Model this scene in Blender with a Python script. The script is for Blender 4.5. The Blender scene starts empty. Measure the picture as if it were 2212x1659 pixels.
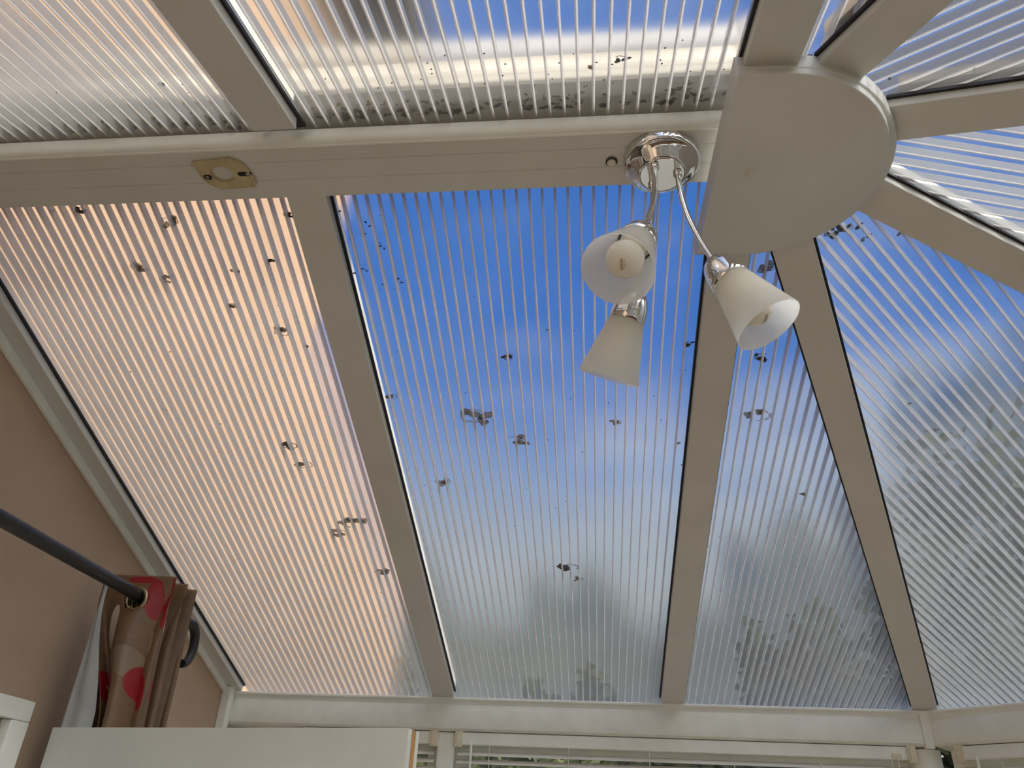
import bpy, bmesh, math, random
from mathutils import Vector, Matrix
random.seed(7)
sc = bpy.context.scene
col = sc.collection
R = math.radians

# ------------------------------------------------------------------ numbers of the place (metres)
TH = 0.30856                      # roof pitch
ST, CT, TT = math.sin(TH), math.cos(TH), math.tan(TH)
YC, XB = 0.7861, 0.2459           # ridge line / boss centre
ZR = 2.67                         # underside of the ridge beam
ZA = 2.6880                       # apex of the rafter underside planes
HALF = 0.05655
W = 1.567                         # half width of the room
WALLX = -1.08                     # face of the house wall
LEN = W / CT                      # slope length of the facets
TAN225 = math.tan(R(22.5))

# ------------------------------------------------------------------ materials
def nmat(name):
    m = bpy.data.materials.new(name); m.use_nodes = True
    nt = m.node_tree; nt.nodes.clear()
    return m, nt, nt.nodes.new('ShaderNodeOutputMaterial')
def N(nt, t, **k):
    n = nt.nodes.new(t)
    for a, b in k.items(): setattr(n, a, b)
    return n
def noise(nt, scale, detail=3, rough=.55, coord='Object', vec=None):
    if vec is None:
        tc = N(nt, 'ShaderNodeTexCoord'); vec = tc.outputs[coord]
    n = N(nt, 'ShaderNodeTexNoise'); n.inputs['Scale'].default_value = scale
    n.inputs['Detail'].default_value = detail; n.inputs['Roughness'].default_value = rough
    nt.links.new(vec, n.inputs['Vector'])
    return n
def ramp(nt, fac, stops):
    r = N(nt, 'ShaderNodeValToRGB'); e = r.color_ramp.elements
    e[0].position, e[0].color = stops[0][0], (*stops[0][1], 1)
    e[1].position, e[1].color = stops[-1][0], (*stops[-1][1], 1)
    for p, c in stops[1:-1]:
        x = e.new(p); x.color = (*c, 1)
    nt.links.new(fac, r.inputs['Fac']); return r
def plain(name, c, rough=.5, var=.06, scale=14, metal=0, bump=0, spec=.5, c2=None, lo=.35, hi=.65, bscale=None, coat=0):
    m, nt, out = nmat(name)
    b = N(nt, 'ShaderNodeBsdfPrincipled')
    n = noise(nt, scale)
    a = tuple(max(0, x * (1 - var)) for x in c); d = c2 or tuple(min(1, x * (1 + var)) for x in c)
    r = ramp(nt, n.outputs['Fac'], [(lo, a), (hi, d)])
    nt.links.new(r.outputs['Color'], b.inputs['Base Color'])
    b.inputs['Roughness'].default_value = rough; b.inputs['Metallic'].default_value = metal
    b.inputs['Specular IOR Level'].default_value = spec
    if coat: b.inputs['Coat Weight'].default_value = coat
    if bump:
        bn = noise(nt, bscale or scale * 8, 4); bp = N(nt, 'ShaderNodeBump')
        bp.inputs['Strength'].default_value = bump; bp.inputs['Distance'].default_value = .002
        nt.links.new(bn.outputs['Fac'], bp.inputs['Height']); nt.links.new(bp.outputs['Normal'], b.inputs['Normal'])
    nt.links.new(b.outputs[0], out.inputs['Surface'])
    return m

M = {}
def upvc():
    # white plastic with a little grime specks
    m, nt, out = nmat('white_upvc')
    b = N(nt, 'ShaderNodeBsdfPrincipled')
    n1 = noise(nt, 9, 4); r1 = ramp(nt, n1.outputs['Fac'], [(.3, (.64, .635, .585)), (.7, (.69, .685, .64))])
    n2 = noise(nt, 95, 2); r2 = ramp(nt, n2.outputs['Fac'], [(.17, (.35, .31, .26)), (.20, (1, 1, 1))])
    mx = N(nt, 'ShaderNodeMixRGB', blend_type='MULTIPLY'); mx.inputs['Fac'].default_value = .8
    nt.links.new(r1.outputs['Color'], mx.inputs[1]); nt.links.new(r2.outputs['Color'], mx.inputs[2])
    nt.links.new(mx.outputs[0], b.inputs['Base Color']); b.inputs['Roughness'].default_value = .38
    nt.links.new(b.outputs[0], out.inputs['Surface']); return m
M['upvc'] = upvc()
M['frame'] = plain('white_frame_plastic', (.86, .87, .80), .35, .04)
M['door'] = plain('white_door_laminate', (.68, .70, .64), .4, .04, 6)
M['gasket'] = plain('black_rubber', (.010, .010, .012), .6, .2, 30)
M['peach'] = plain('peach_masonry_paint', (.50, .32, .195), .85, .07, 5, bump=.5, bscale=160)
M['shadewall'] = plain('peach_paint_shade_tone', (.455, .335, .235), .8, .06, 4, bump=.3, bscale=120)
M['chrome'] = plain('chrome', (.80, .80, .81), .045, .02, 4, metal=1)
M['mirror_disc'] = plain('satin_disc', (.78, .78, .77), .10, .02, 4, metal=1)
M['blackmetal'] = plain('black_powder_coat', (.022, .021, .020), .42, .15, 40)
M['bulb'] = plain('opal_bulb_glass', (.86, .83, .72), .25, .03, 8)
M['ink'] = plain('brown_print', (.30, .16, .06), .7, .1, 60)
M['cream'] = plain('aged_cream_plastic', (.52, .44, .25), .5, .12, 40)
M['bracket'] = plain('cream_clip_plastic', (.72, .66, .50), .5, .06, 40)
M['darkhole'] = plain('dark_recess', (.012, .011, .010), .8, .2, 50)
M['screw'] = plain('zinc_screw', (.35, .33, .30), .35, .2, 80, metal=1)
M['plug'] = plain('plastic_plug', (.70, .66, .58), .45, .04, 40)
M['oak'] = plain('oak_lipping', (.50, .27, .10), .5, .2, 18)
M['floor'] = plain('brown_laminate', (.215, .165, .112), .38, .18, 4)
M['slat'] = plain('white_slat_enamel', (.74, .72, .66), .4, .03, 10)
M['cord'] = plain('white_cord', (.72, .70, .62), .7, .05, 60)
M['lining'] = plain('curtain_lining_cotton', (.40, .41, .395), .85, .05, 30)
M['ring'] = plain('antique_brass_ring', (.52, .46, .30), .28, .1, 40, metal=1)
M['capping'] = plain('weathered_white_capping', (.58, .54, .45), .5, .10, 9, c2=(.66, .62, .53))
M['moss'] = plain('moss_clump', (.055, .058, .022), .95, .5, 60, bump=.6)
M['leaf'] = plain('tree_leaf', (.028, .050, .016), .6, .5, 3, c2=(.10, .115, .035))
M['bark'] = plain('tree_bark', (.10, .075, .05), .9, .3, 12)
M['grass'] = plain('garden_ground', (.075, .072, .05), .95, .3, 3, c2=(.11, .10, .075))
M['gutter'] = plain('brown_gutter', (.16, .14, .13), .45, .1, 10)
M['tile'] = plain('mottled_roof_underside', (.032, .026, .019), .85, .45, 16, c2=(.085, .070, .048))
M['stone'] = plain('grey_gutter_plastic', (.20, .21, .22), .5, .1, 10)

def poly(name, tr, colr, transl, gloss, rough=.08, haze_scale=7, haze=.0, graze=0, dif=.35, blur=0):
    """see-through polycarbonate: clear part + milky part + sheen"""
    m, nt, out = nmat(name)
    t = N(nt, 'ShaderNodeBsdfTransparent'); t.inputs['Color'].default_value = (*tr, 1)
    d = N(nt, 'ShaderNodeBsdfTranslucent'); d.inputs['Color'].default_value = (*colr, 1)
    e = N(nt, 'ShaderNodeBsdfDiffuse'); e.inputs['Color'].default_value = (*colr, 1)
    g = N(nt, 'ShaderNodeBsdfGlossy'); g.inputs['Roughness'].default_value = rough; g.inputs['Color'].default_value = (.9, .9, .9, 1)
    de = N(nt, 'ShaderNodeMixShader'); de.inputs['Fac'].default_value = dif
    nt.links.new(d.outputs[0], de.inputs[1]); nt.links.new(e.outputs[0], de.inputs[2])
    mx = N(nt, 'ShaderNodeMixShader')
    n = noise(nt, haze_scale, 5)
    mr = N(nt, 'ShaderNodeMapRange'); mr.inputs['From Min'].default_value = .3; mr.inputs['From Max'].default_value = .7
    mr.inputs['To Min'].default_value = max(0, transl - haze); mr.inputs['To Max'].default_value = transl + haze
    nt.links.new(n.outputs['Fac'], mr.inputs['Value'])
    lw = N(nt, 'ShaderNodeLayerWeight'); lw.inputs['Blend'].default_value = .5
    sq = N(nt, 'ShaderNodeMath', operation='POWER'); sq.inputs[1].default_value = 2; nt.links.new(lw.outputs['Facing'], sq.inputs[0])
    gz = N(nt, 'ShaderNodeMath', operation='MULTIPLY_ADD', use_clamp=True); gz.inputs[1].default_value = graze; nt.links.new(sq.outputs[0], gz.inputs[0]); nt.links.new(mr.outputs[0], gz.inputs[2])
    nt.links.new(gz.outputs[0], mx.inputs['Fac'])
    if blur:      # slightly wavy, bleary sheet: part of the view is scattered by a degree or two
        rf = N(nt, 'ShaderNodeBsdfRefraction'); rf.inputs['IOR'].default_value = 1.09; rf.inputs['Roughness'].default_value = .32; rf.inputs['Color'].default_value = (*tr, 1)
        tm = N(nt, 'ShaderNodeMixShader'); tm.inputs['Fac'].default_value = blur
        nt.links.new(t.outputs[0], tm.inputs[1]); nt.links.new(rf.outputs[0], tm.inputs[2]); t = tm
    nt.links.new(t.outputs[0], mx.inputs[1]); nt.links.new(de.outputs[0], mx.inputs[2])
    pw = N(nt, 'ShaderNodeMath', operation='POWER'); pw.inputs[1].default_value = 5; nt.links.new(lw.outputs['Facing'], pw.inputs[0])
    mu = N(nt, 'ShaderNodeMath', operation='MULTIPLY_ADD'); mu.inputs[1].default_value = .95 * gloss; mu.inputs[2].default_value = .05 * gloss
    nt.links.new(pw.outputs[0], mu.inputs[0])
    fx = N(nt, 'ShaderNodeMixShader'); nt.links.new(mu.outputs[0], fx.inputs['Fac'])
    nt.links.new(mx.outputs[0], fx.inputs[1]); nt.links.new(g.outputs[0], fx.inputs[2])
    nt.links.new(fx.outputs[0], out.inputs['Surface'])
    return m
M['skin'] = poly('polycarbonate_skin', (.93, .94, .95), (.50, .52, .50), .022, .8, haze=.015, graze=.33)
M['topskin'] = poly('weathered_outer_skin', (.93, .94, .95), (.48, .50, .475), .035, .6, haze=.03, graze=.40, blur=.75)
M['web'] = poly('polycarbonate_web', (.84, .84, .84), (.42, .42, .41), .80, .8, rough=.15, haze_scale=25, haze=.08, dif=.62)
M['webfoot'] = poly('polycarbonate_web_foot', (.8, .8, .8), (.74, .69, .63), .80, .4, rough=.2, haze_scale=25, haze=.06, dif=.15)
M['stain'] = poly('dirt_stain', (.70, .68, .64), (.24, .205, .15), .46, .1, rough=.5, haze_scale=180, haze=.35)
M['darkstain'] = poly('dark_dirt_stain', (.35, .33, .30), (.085, .072, .055), .60, .1, rough=.5, haze_scale=160, haze=.25)
M['frost'] = poly('frosted_shade_glass', (.95, .95, .95), (.98, .975, .94), .72, .5, rough=.35, haze=.03, dif=.12)
M['glass'] = poly('window_glass', (.93, .95, .95), (.6, .6, .6), .02, .9, rough=.02, haze=.01)

# curtain: bronze satin printed with red and cream ovals (uv in metres: along the cloth, height)
def curtain_mat(spots):
    m, nt, out = nmat('printed_satin')
    b = N(nt, 'ShaderNodeBsdfPrincipled'); b.inputs['Roughness'].default_value = .36; b.inputs['Sheen Weight'].default_value = .0
    uv = N(nt, 'ShaderNodeUVMap'); uv.uv_map = 'cloth'
    nz = noise(nt, 60, 3, vec=uv.outputs[0])
    cur = ramp(nt, nz.outputs['Fac'], [(.3, (.150, .085, .044)), (.7, (.185, .108, .058))]).outputs['Color']
    for (u, v, ru, rv, ang, c) in spots:
        mp = N(nt, 'ShaderNodeMapping', vector_type='TEXTURE')
        mp.inputs['Location'].default_value = (u, v, 0); mp.inputs['Rotation'].default_value = (0, 0, ang)
        mp.inputs['Scale'].default_value = (ru, rv, 1)
        nt.links.new(uv.outputs[0], mp.inputs['Vector'])
        ln = N(nt, 'ShaderNodeVectorMath', operation='LENGTH'); nt.links.new(mp.outputs[0], ln.inputs[0])
        mr = N(nt, 'ShaderNodeMapRange'); mr.inputs['From Min'].default_value = .94; mr.inputs['From Max'].default_value = 1.0
        mr.inputs['To Min'].default_value = 1; mr.inputs['To Max'].default_value = 0
        nt.links.new(ln.outputs['Value'], mr.inputs['Value'])
        mx = N(nt, 'ShaderNodeMixRGB'); nt.links.new(mr.outputs[0], mx.inputs['Fac'])
        nt.links.new(cur, mx.inputs[1]); mx.inputs[2].default_value = (*c, 1); cur = mx.outputs[0]
    nt.links.new(cur, b.inputs['Base Color']); nt.links.new(b.outputs[0], out.inputs['Surface'])
    return m

# ------------------------------------------------------------------ mesh helpers
def obj(name, bm, mats, parent=None, smooth=False, angle=35):
    me = bpy.data.meshes.new(name)
    bm.normal_update()
    bm.to_mesh(me); bm.free()
    for m in (mats if isinstance(mats, (list, tuple)) else [mats]): me.materials.append(m)
    if smooth:
        for p in me.polygons: p.use_smooth = True
        try: me.set_sharp_from_angle(angle=R(angle))
        except Exception: pass
    o = bpy.data.objects.new(name, me); col.objects.link(o)
    if parent is not None:
        o.parent = parent
        o.matrix_parent_inverse = parent.matrix_world.inverted() if False else Matrix.Translation(-Vector(parent.location))
    return o
def tag(o, label=None, cat=None, group=None, kind=None):
    if label: o['label'] = label
    if cat: o['category'] = cat
    if group: o['group'] = group
    if kind: o['kind'] = kind
    return o
def thing(name, label, cat, loc, group=None):
    o = bpy.data.objects.new(name, None); col.objects.link(o)
    o.location = loc; o.empty_display_size = .05
    return tag(o, label, cat, group)
def BM(): return bmesh.new()
def hexa(bm, P, mi=0):
    """8 points: bottom ring 0-3, top ring 4-7"""
    v = [bm.verts.new(p) for p in P]
    for f in ((3, 2, 1, 0), (4, 5, 6, 7), (0, 1, 5, 4), (1, 2, 6, 5), (2, 3, 7, 6), (3, 0, 4, 7)):
        fa = bm.faces.new([v[i] for i in f]); fa.material_index = mi
    return v
def box(bm, x0, x1, y0, y1, z0, z1, mi=0, bev=0):
    v = hexa(bm, [(x0, y0, z0), (x1, y0, z0), (x1, y1, z0), (x0, y1, z0), (x0, y0, z1), (x1, y0, z1), (x1, y1, z1), (x0, y1, z1)], mi)
    if bev:
        es = {e for q in v for e in q.link_edges}
        bmesh.ops.bevel(bm, geom=list(es), offset=bev, segments=2, affect='EDGES', profile=.6)
def obox(bm, fr, u0, u1, w0, w1, n0, n1, mi=0, bev=0, norm=True):
    """box in a slanted frame fr(u,w,n)"""
    v = hexa(bm, [fr(u0, w0, n0), fr(u1, w0, n0), fr(u1, w1, n0), fr(u0, w1, n0), fr(u0, w0, n1), fr(u1, w0, n1), fr(u1, w1, n1), fr(u0, w1, n1)], mi)
    if bev:
        es = {e for q in v for e in q.link_edges}
        bmesh.ops.bevel(bm, geom=list(es), offset=bev, segments=2, affect='EDGES', profile=.6)
    if norm: bmesh.ops.recalc_face_normals(bm, faces=bm.faces)
def prism(bm, prof, a, b, mi=0, cap=True):
    """closed profile of points, extruded: a(p), b(p) map profile points to both ends"""
    va = [bm.verts.new(a(p)) for p in prof]; vb = [bm.verts.new(b(p)) for p in prof]
    n = len(prof)
    for i in range(n):
        f = bm.faces.new([va[i], va[(i + 1) % n], vb[(i + 1) % n], vb[i]]); f.material_index = mi
    if cap:
        bm.faces.new(va[::-1]).material_index = mi; bm.faces.new(vb).material_index = mi
    bmesh.ops.recalc_face_normals(bm, faces=bm.faces)
def lathe(bm, prof, c, axis, seg=48, mi=0, closed=False, cap0=False, cap1=False):
    """profile (r, h) along axis from c"""
    axis = Vector(axis).normalized()
    a = axis.cross(Vector((.13, .97, .21))).normalized(); b = axis.cross(a)
    c = Vector(c); rings = []
    for r, h in prof:
        if r < 1e-6: rings.append([bm.verts.new(c + axis * h)])
        else: rings.append([bm.verts.new(c + axis * h + (a * math.cos(2 * math.pi * i / seg) + b * math.sin(2 * math.pi * i / seg)) * r) for i in range(seg)])
    m = len(rings)
    for k in range(m if closed else m - 1):
        A, B = rings[k], rings[(k + 1) % m]
        for i in range(seg):
            j = (i + 1) % seg
            if len(A) == 1 and len(B) == 1: continue
            if len(A) == 1: f = bm.faces.new([A[0], B[i], B[j]])
            elif len(B) == 1: f = bm.faces.new([A[i], A[j], B[0]])
            else: f = bm.faces.new([A[i], A[j], B[j], B[i]])
            f.material_index = mi
    if cap0 and len(rings[0]) > 1: bm.faces.new(rings[0]).material_index = mi
    if cap1 and len(rings[-1]) > 1: bm.faces.new(rings[-1]).material_index = mi
    bmesh.ops.recalc_face_normals(bm, faces=bm.faces)
def tube(bm, pts, rad, seg=16, mi=0, caps=True):
    pts = [Vector(p) for p in pts]; n = len(pts)
    rads = rad if isinstance(rad, (list, tuple)) else [rad] * n
    t0 = (pts[1] - pts[0]).normalized()
    a = t0.cross(Vector((.3, .2, .93)))
    if a.length < 1e-3: a = t0.cross(Vector((1, 0, 0)))
    a.normalize(); rings = []
    for i, p in enumerate(pts):
        t = (pts[min(i + 1, n - 1)] - pts[max(i - 1, 0)]).normalized()
        a = (a - t * a.dot(t)).normalized(); b = t.cross(a)
        rings.append([bm.verts.new(p + (a * math.cos(2 * math.pi * k / seg) + b * math.sin(2 * math.pi * k / seg)) * rads[i]) for k in range(seg)])
    for A, B in zip(rings, rings[1:]):
        for k in range(seg):
            f = bm.faces.new([A[k], A[(k + 1) % seg], B[(k + 1) % seg], B[k]]); f.material_index = mi
    if caps:
        bm.faces.new(rings[0][::-1]).material_index = mi; bm.faces.new(rings[-1]).material_index = mi
    bmesh.ops.recalc_face_normals(bm, faces=bm.faces)
def bezier(p0, p1, p2, p3, n=24):
    out = []
    for i in range(n + 1):
        t = i / n; s = 1 - t
        out.append(Vector(p0) * s ** 3 + Vector(p1) * 3 * s * s * t + Vector(p2) * 3 * s * t * t + Vector(p3) * t ** 3)
    return out

# ------------------------------------------------------------------ roof frames
def facet(az):
    a = R(az); sa, ca = math.sin(a), math.cos(a)
    U = Vector((ca, -sa, 0)); D = Vector((sa * CT, ca * CT, -ST)); Nn = Vector((sa * ST, ca * ST, CT)); A = Vector((XB, YC, ZA))
    return lambda u, w, n: A + U * u + D * w + Nn * n
def hipframe(az):
    a = R(az); sa, ca = math.sin(a), math.cos(a)
    be = math.atan(TT * math.cos(R(22.5))); cb, sb = math.cos(be), math.sin(be)
    U = Vector((ca, -sa, 0)); D = Vector((sa * cb, ca * cb, -sb)); Nn = Vector((sa * sb, ca * sb, cb)); A = Vector((XB, YC, ZA))
    return lambda u, w, n: A + U * u + D * w + Nn * n
HLEN = W / math.cos(R(22.5)) / math.cos(math.atan(TT * math.cos(R(22.5))))
SH0, SH1 = .0212, .0372           # bottom and top of the sheets above the rafter undersides
WE = LEN + .10                    # sheets run out over the eaves beam

# ------------------------------------------------------------------ polycarbonate panels
PITCH = .0197; WT = .0021
def clip_u(polygon, u):
    ws = []
    n = len(polygon)
    for i in range(n):
        (u0, w0), (u1, w1) = polygon[i], polygon[(i + 1) % n]
        if (u0 - u) * (u1 - u) < 0:
            t = (u - u0) / (u1 - u0); ws.append(w0 + t * (w1 - w0))
    return (min(ws), max(ws)) if len(ws) >= 2 else None
def patch(bm, fr, u, w, size, seed, n0, ring=False):
    """irregular flat lump of lichen / droppings lying on the sheet"""
    rnd = random.Random(seed)
    k = 3 if size > .012 else 1
    for q in range(k):
        cu, cw = (u + (rnd.random() - .5) * size * .8, w + (rnd.random() - .5) * size * .5) if k > 1 else (u, w)
        s = size * (.5 if k == 1 else rnd.uniform(.16, .32)); seg = 14
        asp = rnd.uniform(.55, .95); ph = rnd.random() * 6
        rr = [s * (1 + .35 * math.sin(2 * 2 * math.pi * i / seg + ph) + rnd.uniform(-.22, .22)) for i in range(seg)]
        lo = [bm.verts.new(fr(cu + rr[i] * math.cos(2 * math.pi * i / seg), cw + asp * rr[i] * math.sin(2 * math.pi * i / seg), n0)) for i in range(seg)]
        hi = [bm.verts.new(fr(cu + .7 * rr[i] * math.cos(2 * math.pi * i / seg), cw + .7 * asp * rr[i] * math.sin(2 * math.pi * i / seg), n0 + .0012)) for i in range(seg)]
        bm.faces.new(lo[::-1]); bm.faces.new(hi)
        for i in range(seg): bm.faces.new([lo[i], lo[(i + 1) % seg], hi[(i + 1) % seg], hi[i]])
    if ring and size > .016:   # a broken ring round the lump
        a0 = rnd.random() * 6; seg = 22; prev = None
        for i in range(seg):
            a = a0 + i / seg * rnd.uniform(4.4, 4.6); ro = size * .5 * rnd.uniform(.9, 1.12); ri = ro - size * rnd.uniform(.06, .16)
            A = bm.verts.new(fr(u + ro * math.cos(a), w + .6 * ro * math.sin(a), n0 + .0006)); B = bm.verts.new(fr(u + ri * math.cos(a), w + .6 * ri * math.sin(a), n0 + .0006))
            if prev: bm.faces.new([prev[0], A, B, prev[1]])
            prev = (A, B)
def panel(az, polygon, label, stains=(), specks=(), moss=None):
    fr = facet(az)
    cu = sum(p[0] for p in polygon) / len(polygon); cw = sum(p[1] for p in polygon) / len(polygon)
    t = thing('polycarbonate_roof_panel', label, 'roof panel', fr(cu, cw, SH0), 'twin wall roof sheets')
    bm = BM()
    lo = [bm.verts.new(fr(u, w, SH0)) for u, w in polygon]; hi = [bm.verts.new(fr(u, w, SH1)) for u, w in polygon]
    bm.faces.new(lo); bm.faces.new(hi).material_index = 1
    obj('skin', bm, [M['skin'], M['topskin']], t)
    bm = BM()
    us = [p[0] for p in polygon]; u = math.ceil(min(us) / PITCH) * PITCH
    while u < max(us):
        c = clip_u(polygon, u + 1e-6)
        if c and c[1] - c[0] > .004:
            q = [(u, SH0 + .0004), (u, SH1 - .0002)], [(u - WT, SH0 + .0004), (u + WT, SH0 + .0004)]
            for mi, ((ua, na), (ub, nb)) in enumerate(q):
                fa = bm.faces.new([bm.verts.new(fr(ua, c[0], na)), bm.verts.new(fr(ua, c[1], na)), bm.verts.new(fr(ub, c[1], nb)), bm.verts.new(fr(ub, c[0], nb))]); fa.material_index = mi
        u += PITCH
    obj('flute_webs', bm, [M['web'], M['webfoot']], t)
    for i, (u, w, s) in enumerate(stains):
        bm = BM(); patch(bm, fr, u, w, s * 1.8, int(1000 * abs(u) + 77 * w * 10 + i), SH1 - .0022, True)
        obj('lichen_patch', bm, M['darkstain'] if (i * 7 % 5 == 0) else M['stain'], t)
    if specks:
        bm = BM()
        for i, (u, w, s) in enumerate(specks): patch(bm, fr, u, w, s, i * 3 + 5, SH1 - .0022)
        tag(obj('dirt_specks', bm, M['darkstain'], t), kind='stuff')
    if moss:
        u0, u1, wa, wb, cnt = moss; bm = BM(); rnd = random.Random(int(abs(u0) * 900))
        for i in range(cnt):
            u = rnd.uniform(u0, u1); w = wa + (wb - wa) * rnd.random() ** 2.2; s = rnd.uniform(.004, .016) * (1.2 - .6 * (w - wa) / (wb - wa))
            patch(bm, fr, u, w, s, i + 31, SH1 - .0022)
        tag(obj('moss_fringe', bm, M['stain'], t), kind='stuff')
    return t

AX, BX = -.4317 - XB, .2205 - XB           # rafter centre lines, measured from the boss
GX = WALLX + .0385 - XB                    # edge of the sheet in the wall bar
TOPW = .052
front_st = [(-1.083,.086,.0107),(-.934,.113,.0169),(-1.024,.198,.0177),(-.984,.225,.0147),(-.854,.211,.0096),(-.785,.196,.0095),(-.88,.286,.0116),(-.805,.345,.0187),(-.771,.378,.0069),(-1.109,.538,.0066),(-.872,.645,.0175),(-.855,.703,.0199),(-.79,.902,.034),(-.831,.936,.0195),(-.76,1.09,.0205),(-.731,.108,.009)]
mid_st = [(-.393,.414,.0136),(-.469,.564,.0348),(-.198,.584,.0145),(-.395,.632,.0225),(-.564,.754,.0199),(-.297,1.062,.0242),(-.278,1.109,.0134),(-.319,.353,.0033),(-.072,.642,.0055),(-.632,.508,.0145),(-.069,.39,.0091)]
tri_st = [(.061,.423,.0149),(.074,.568,.0266),(.195,.797,.0116),(.048,.232,.0166)]
rs = random.Random(3)
mid_sp = [(-.66 + rs.random() ** 1.5 * .10, .10 + rs.random() * .16, rs.uniform(.002, .005)) for i in range(26)] + [(rs.uniform(-.62, -.05), rs.uniform(.2, 1.2), rs.uniform(.0015, .003)) for i in range(22)]
left_sp = [(rs.uniform(-1.2, -.73), rs.uniform(.08, 1.3), rs.uniform(.0015, .0035)) for i in range(30)]
panel(0, [(GX, TOPW), (AX - .004, TOPW), (AX - .004, WE), (GX, WE)], 'ribbed clear roof sheet on the front slope next to the peach wall, peach showing through', front_st, left_sp)
panel(0, [(AX + .004, TOPW), (BX - .004, TOPW), (BX - .004, WE), (AX + .004, WE)], 'wide ribbed clear roof sheet in the middle of the front slope, blue sky behind the lamp', mid_st, mid_sp)
kh = CT * TAN225
panel(0, [(BX + .004, .10), (.10 * kh - .004, .10), (WE * kh - .004, WE), (BX + .004, WE)], 'narrow tapering clear roof sheet to the right of the lamp, between two rafters', tri_st, [(rs.uniform(0, .3), rs.uniform(.9, 1.5), .002) for i in range(8)])
def tri(w0=.09): return [(-w0 * kh + .004, w0), (w0 * kh - .004, w0), (WE * kh - .004, WE), (-WE * kh + .004, WE)]
cd_sp = [(rs.uniform(-.45, .2), rs.uniform(.9, 1.6), rs.uniform(.0015, .003)) for i in range(40)]
panel(45, tri(), 'large fan shaped clear roof sheet at the right edge below the round cover, trees behind', [(-.02,.205,.0158),(-.001,.214,.0099),(.01,.246,.01),(.052,.265,.0056),(-.116,.599,.0042),(.014,.219,.0064)], cd_sp)
panel(90, tri(), 'fan shaped clear roof sheet in the gable end, straight right of the round cover', [(.101,.133,.0029),(.128,.223,.003)])
panel(135, tri(), 'fan shaped clear roof sheet at the top right corner, above the round cover', [(-.017,.169,.0029),(-.007,.191,.003)])
panel(180, [(-.09 * kh + .004, .09), (-BX - .004, .09), (-BX - .004, WE), (-WE * kh + .004, WE)], 'sliver of weathered clear roof sheet at the top, between two close rafters', [(-.03, .13, .01)], moss=(-.04, -.005, .09, .14, 10))
back_st = [(.203,.15,.0105),(.24,.137,.0071),(.127,.085,.016),(.11,.094,.0097),(.168,.057,.0057)]
panel(180, [(-BX + .004, .05), (-AX - .004, .05), (-AX - .004, WE), (-BX + .004, WE)], 'dirty clear roof sheet behind the ridge, white capping and sky showing through', back_st, [(rs.uniform(.05, .6), rs.uniform(.055, .18), rs.uniform(.0015, .003)) for i in range(60)], moss=(.05, .66, .05, .085, 130))
panel(180, [(-AX + .004, .05), (-GX, .05), (-GX, WE), (-AX + .004, WE)], 'dirty clear roof sheet behind the ridge at the top left, grey green along its foot', [(.809,.149,.008),(.751,.045,.0148)], [(rs.uniform(.7, 1.2), rs.uniform(.055, .2), rs.uniform(.0015, .003)) for i in range(30)], moss=(.70, 1.24, .05, .075, 90))

# ------------------------------------------------------------------ rafters
def rafter(fr, hw, w0, w1, label, hip=False, c=0.0, gw=0):
    t = thing('roof_rafter', label, 'rafter', fr(c, (w0 + w1) / 2, 0), 'white roof rafters')
    top = .0150 if hip else .0180
    bm = BM(); obox(bm, fr, c - hw, c + hw, w0, w1, 0, top, 0, .0012); obj('inner_cap', bm, M['upvc'], t)
    g0, g1 = (.0125, .0172) if hip else (.0160, .0212)
    for s in (-1, 1):
        bm = BM(); a, b = sorted((c + s * (hw - .008), c + s * (hw + .0042)))
        obox(bm, fr, a, b, w0 - gw, w1, g0, g1); obj('rubber_gasket', bm, M['gasket'], t)
    bm = BM()
    obox(bm, fr, c - .003, c + .003, w0, w1, top, SH1 + .004); obox(bm, fr, c - .028, c + .028, w0 + .01, w1 + .02, SH1 + .0005, SH1 + .014)
    obj('glazing_bar', bm, M['capping'], t)
    return t
HW = .0315
rafter(facet(0), .0312, TOPW - .002, LEN, 'white rafter between the peach lit sheet and the middle sheet of the front slope', c=AX)
rafter(facet(0), .0319, TOPW - .002, LEN, 'white rafter running down behind the right hand lamp shade', c=BX)
rafter(facet(180), .0312, .0825, LEN, 'white rafter at the top left, rising away behind the ridge', c=-AX, gw=.021)
rafter(facet(180), .0319, .0825, LEN, 'short white rafter at the top meeting the back left corner of the round cover', c=-BX)
rafter(hipframe(22.5), .0306, .16, HLEN, 'white hip rafter from the round cover down to the window corner', True)
rafter(hipframe(67.5), .0306, .16, HLEN, 'white hip rafter with a brilliant lit edge, slanting down to the right edge', True)
rafter(hipframe(112.5), .0306, .16, HLEN, 'white hip rafter running almost level from the round cover to the right edge', True)
rafter(hipframe(157.5), .0306, .16, HLEN, 'white hip rafter rising from the round cover to the top edge', True)

# bar that holds the sheets against the house wall
t = thing('wall_glazing_bar', 'white glazing bar sloping along the brown wall on the left', 'glazing bar', facet(0)(GX, .8, 0))
fr = facet(0); x = lambda X: X - XB
for az, s in ((0, 1), (180, -1)):
    f_ = facet(az); w0 = TOPW - .002
    bm = BM(); a, b = sorted((s * x(WALLX + .009), s * x(-1.0358))); obox(bm, f_, a, b, w0, LEN, 0, .018, 0, .0012); obj('inner_cap', bm, M['upvc'], t)
    bm = BM(); a, b = sorted((s * x(WALLX + .0004), s * x(WALLX + .0092))); obox(bm, f_, a, b, w0, LEN, -.017, .018, 0, .0012); obj('wall_lip', bm, M['frame'], t)
    bm = BM(); a, b = sorted((s * x(-1.045), s * x(-1.0312))); obox(bm, f_, a, b, w0, LEN, .016, .0212); obj('rubber_gasket', bm, M['gasket'], t)

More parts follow.
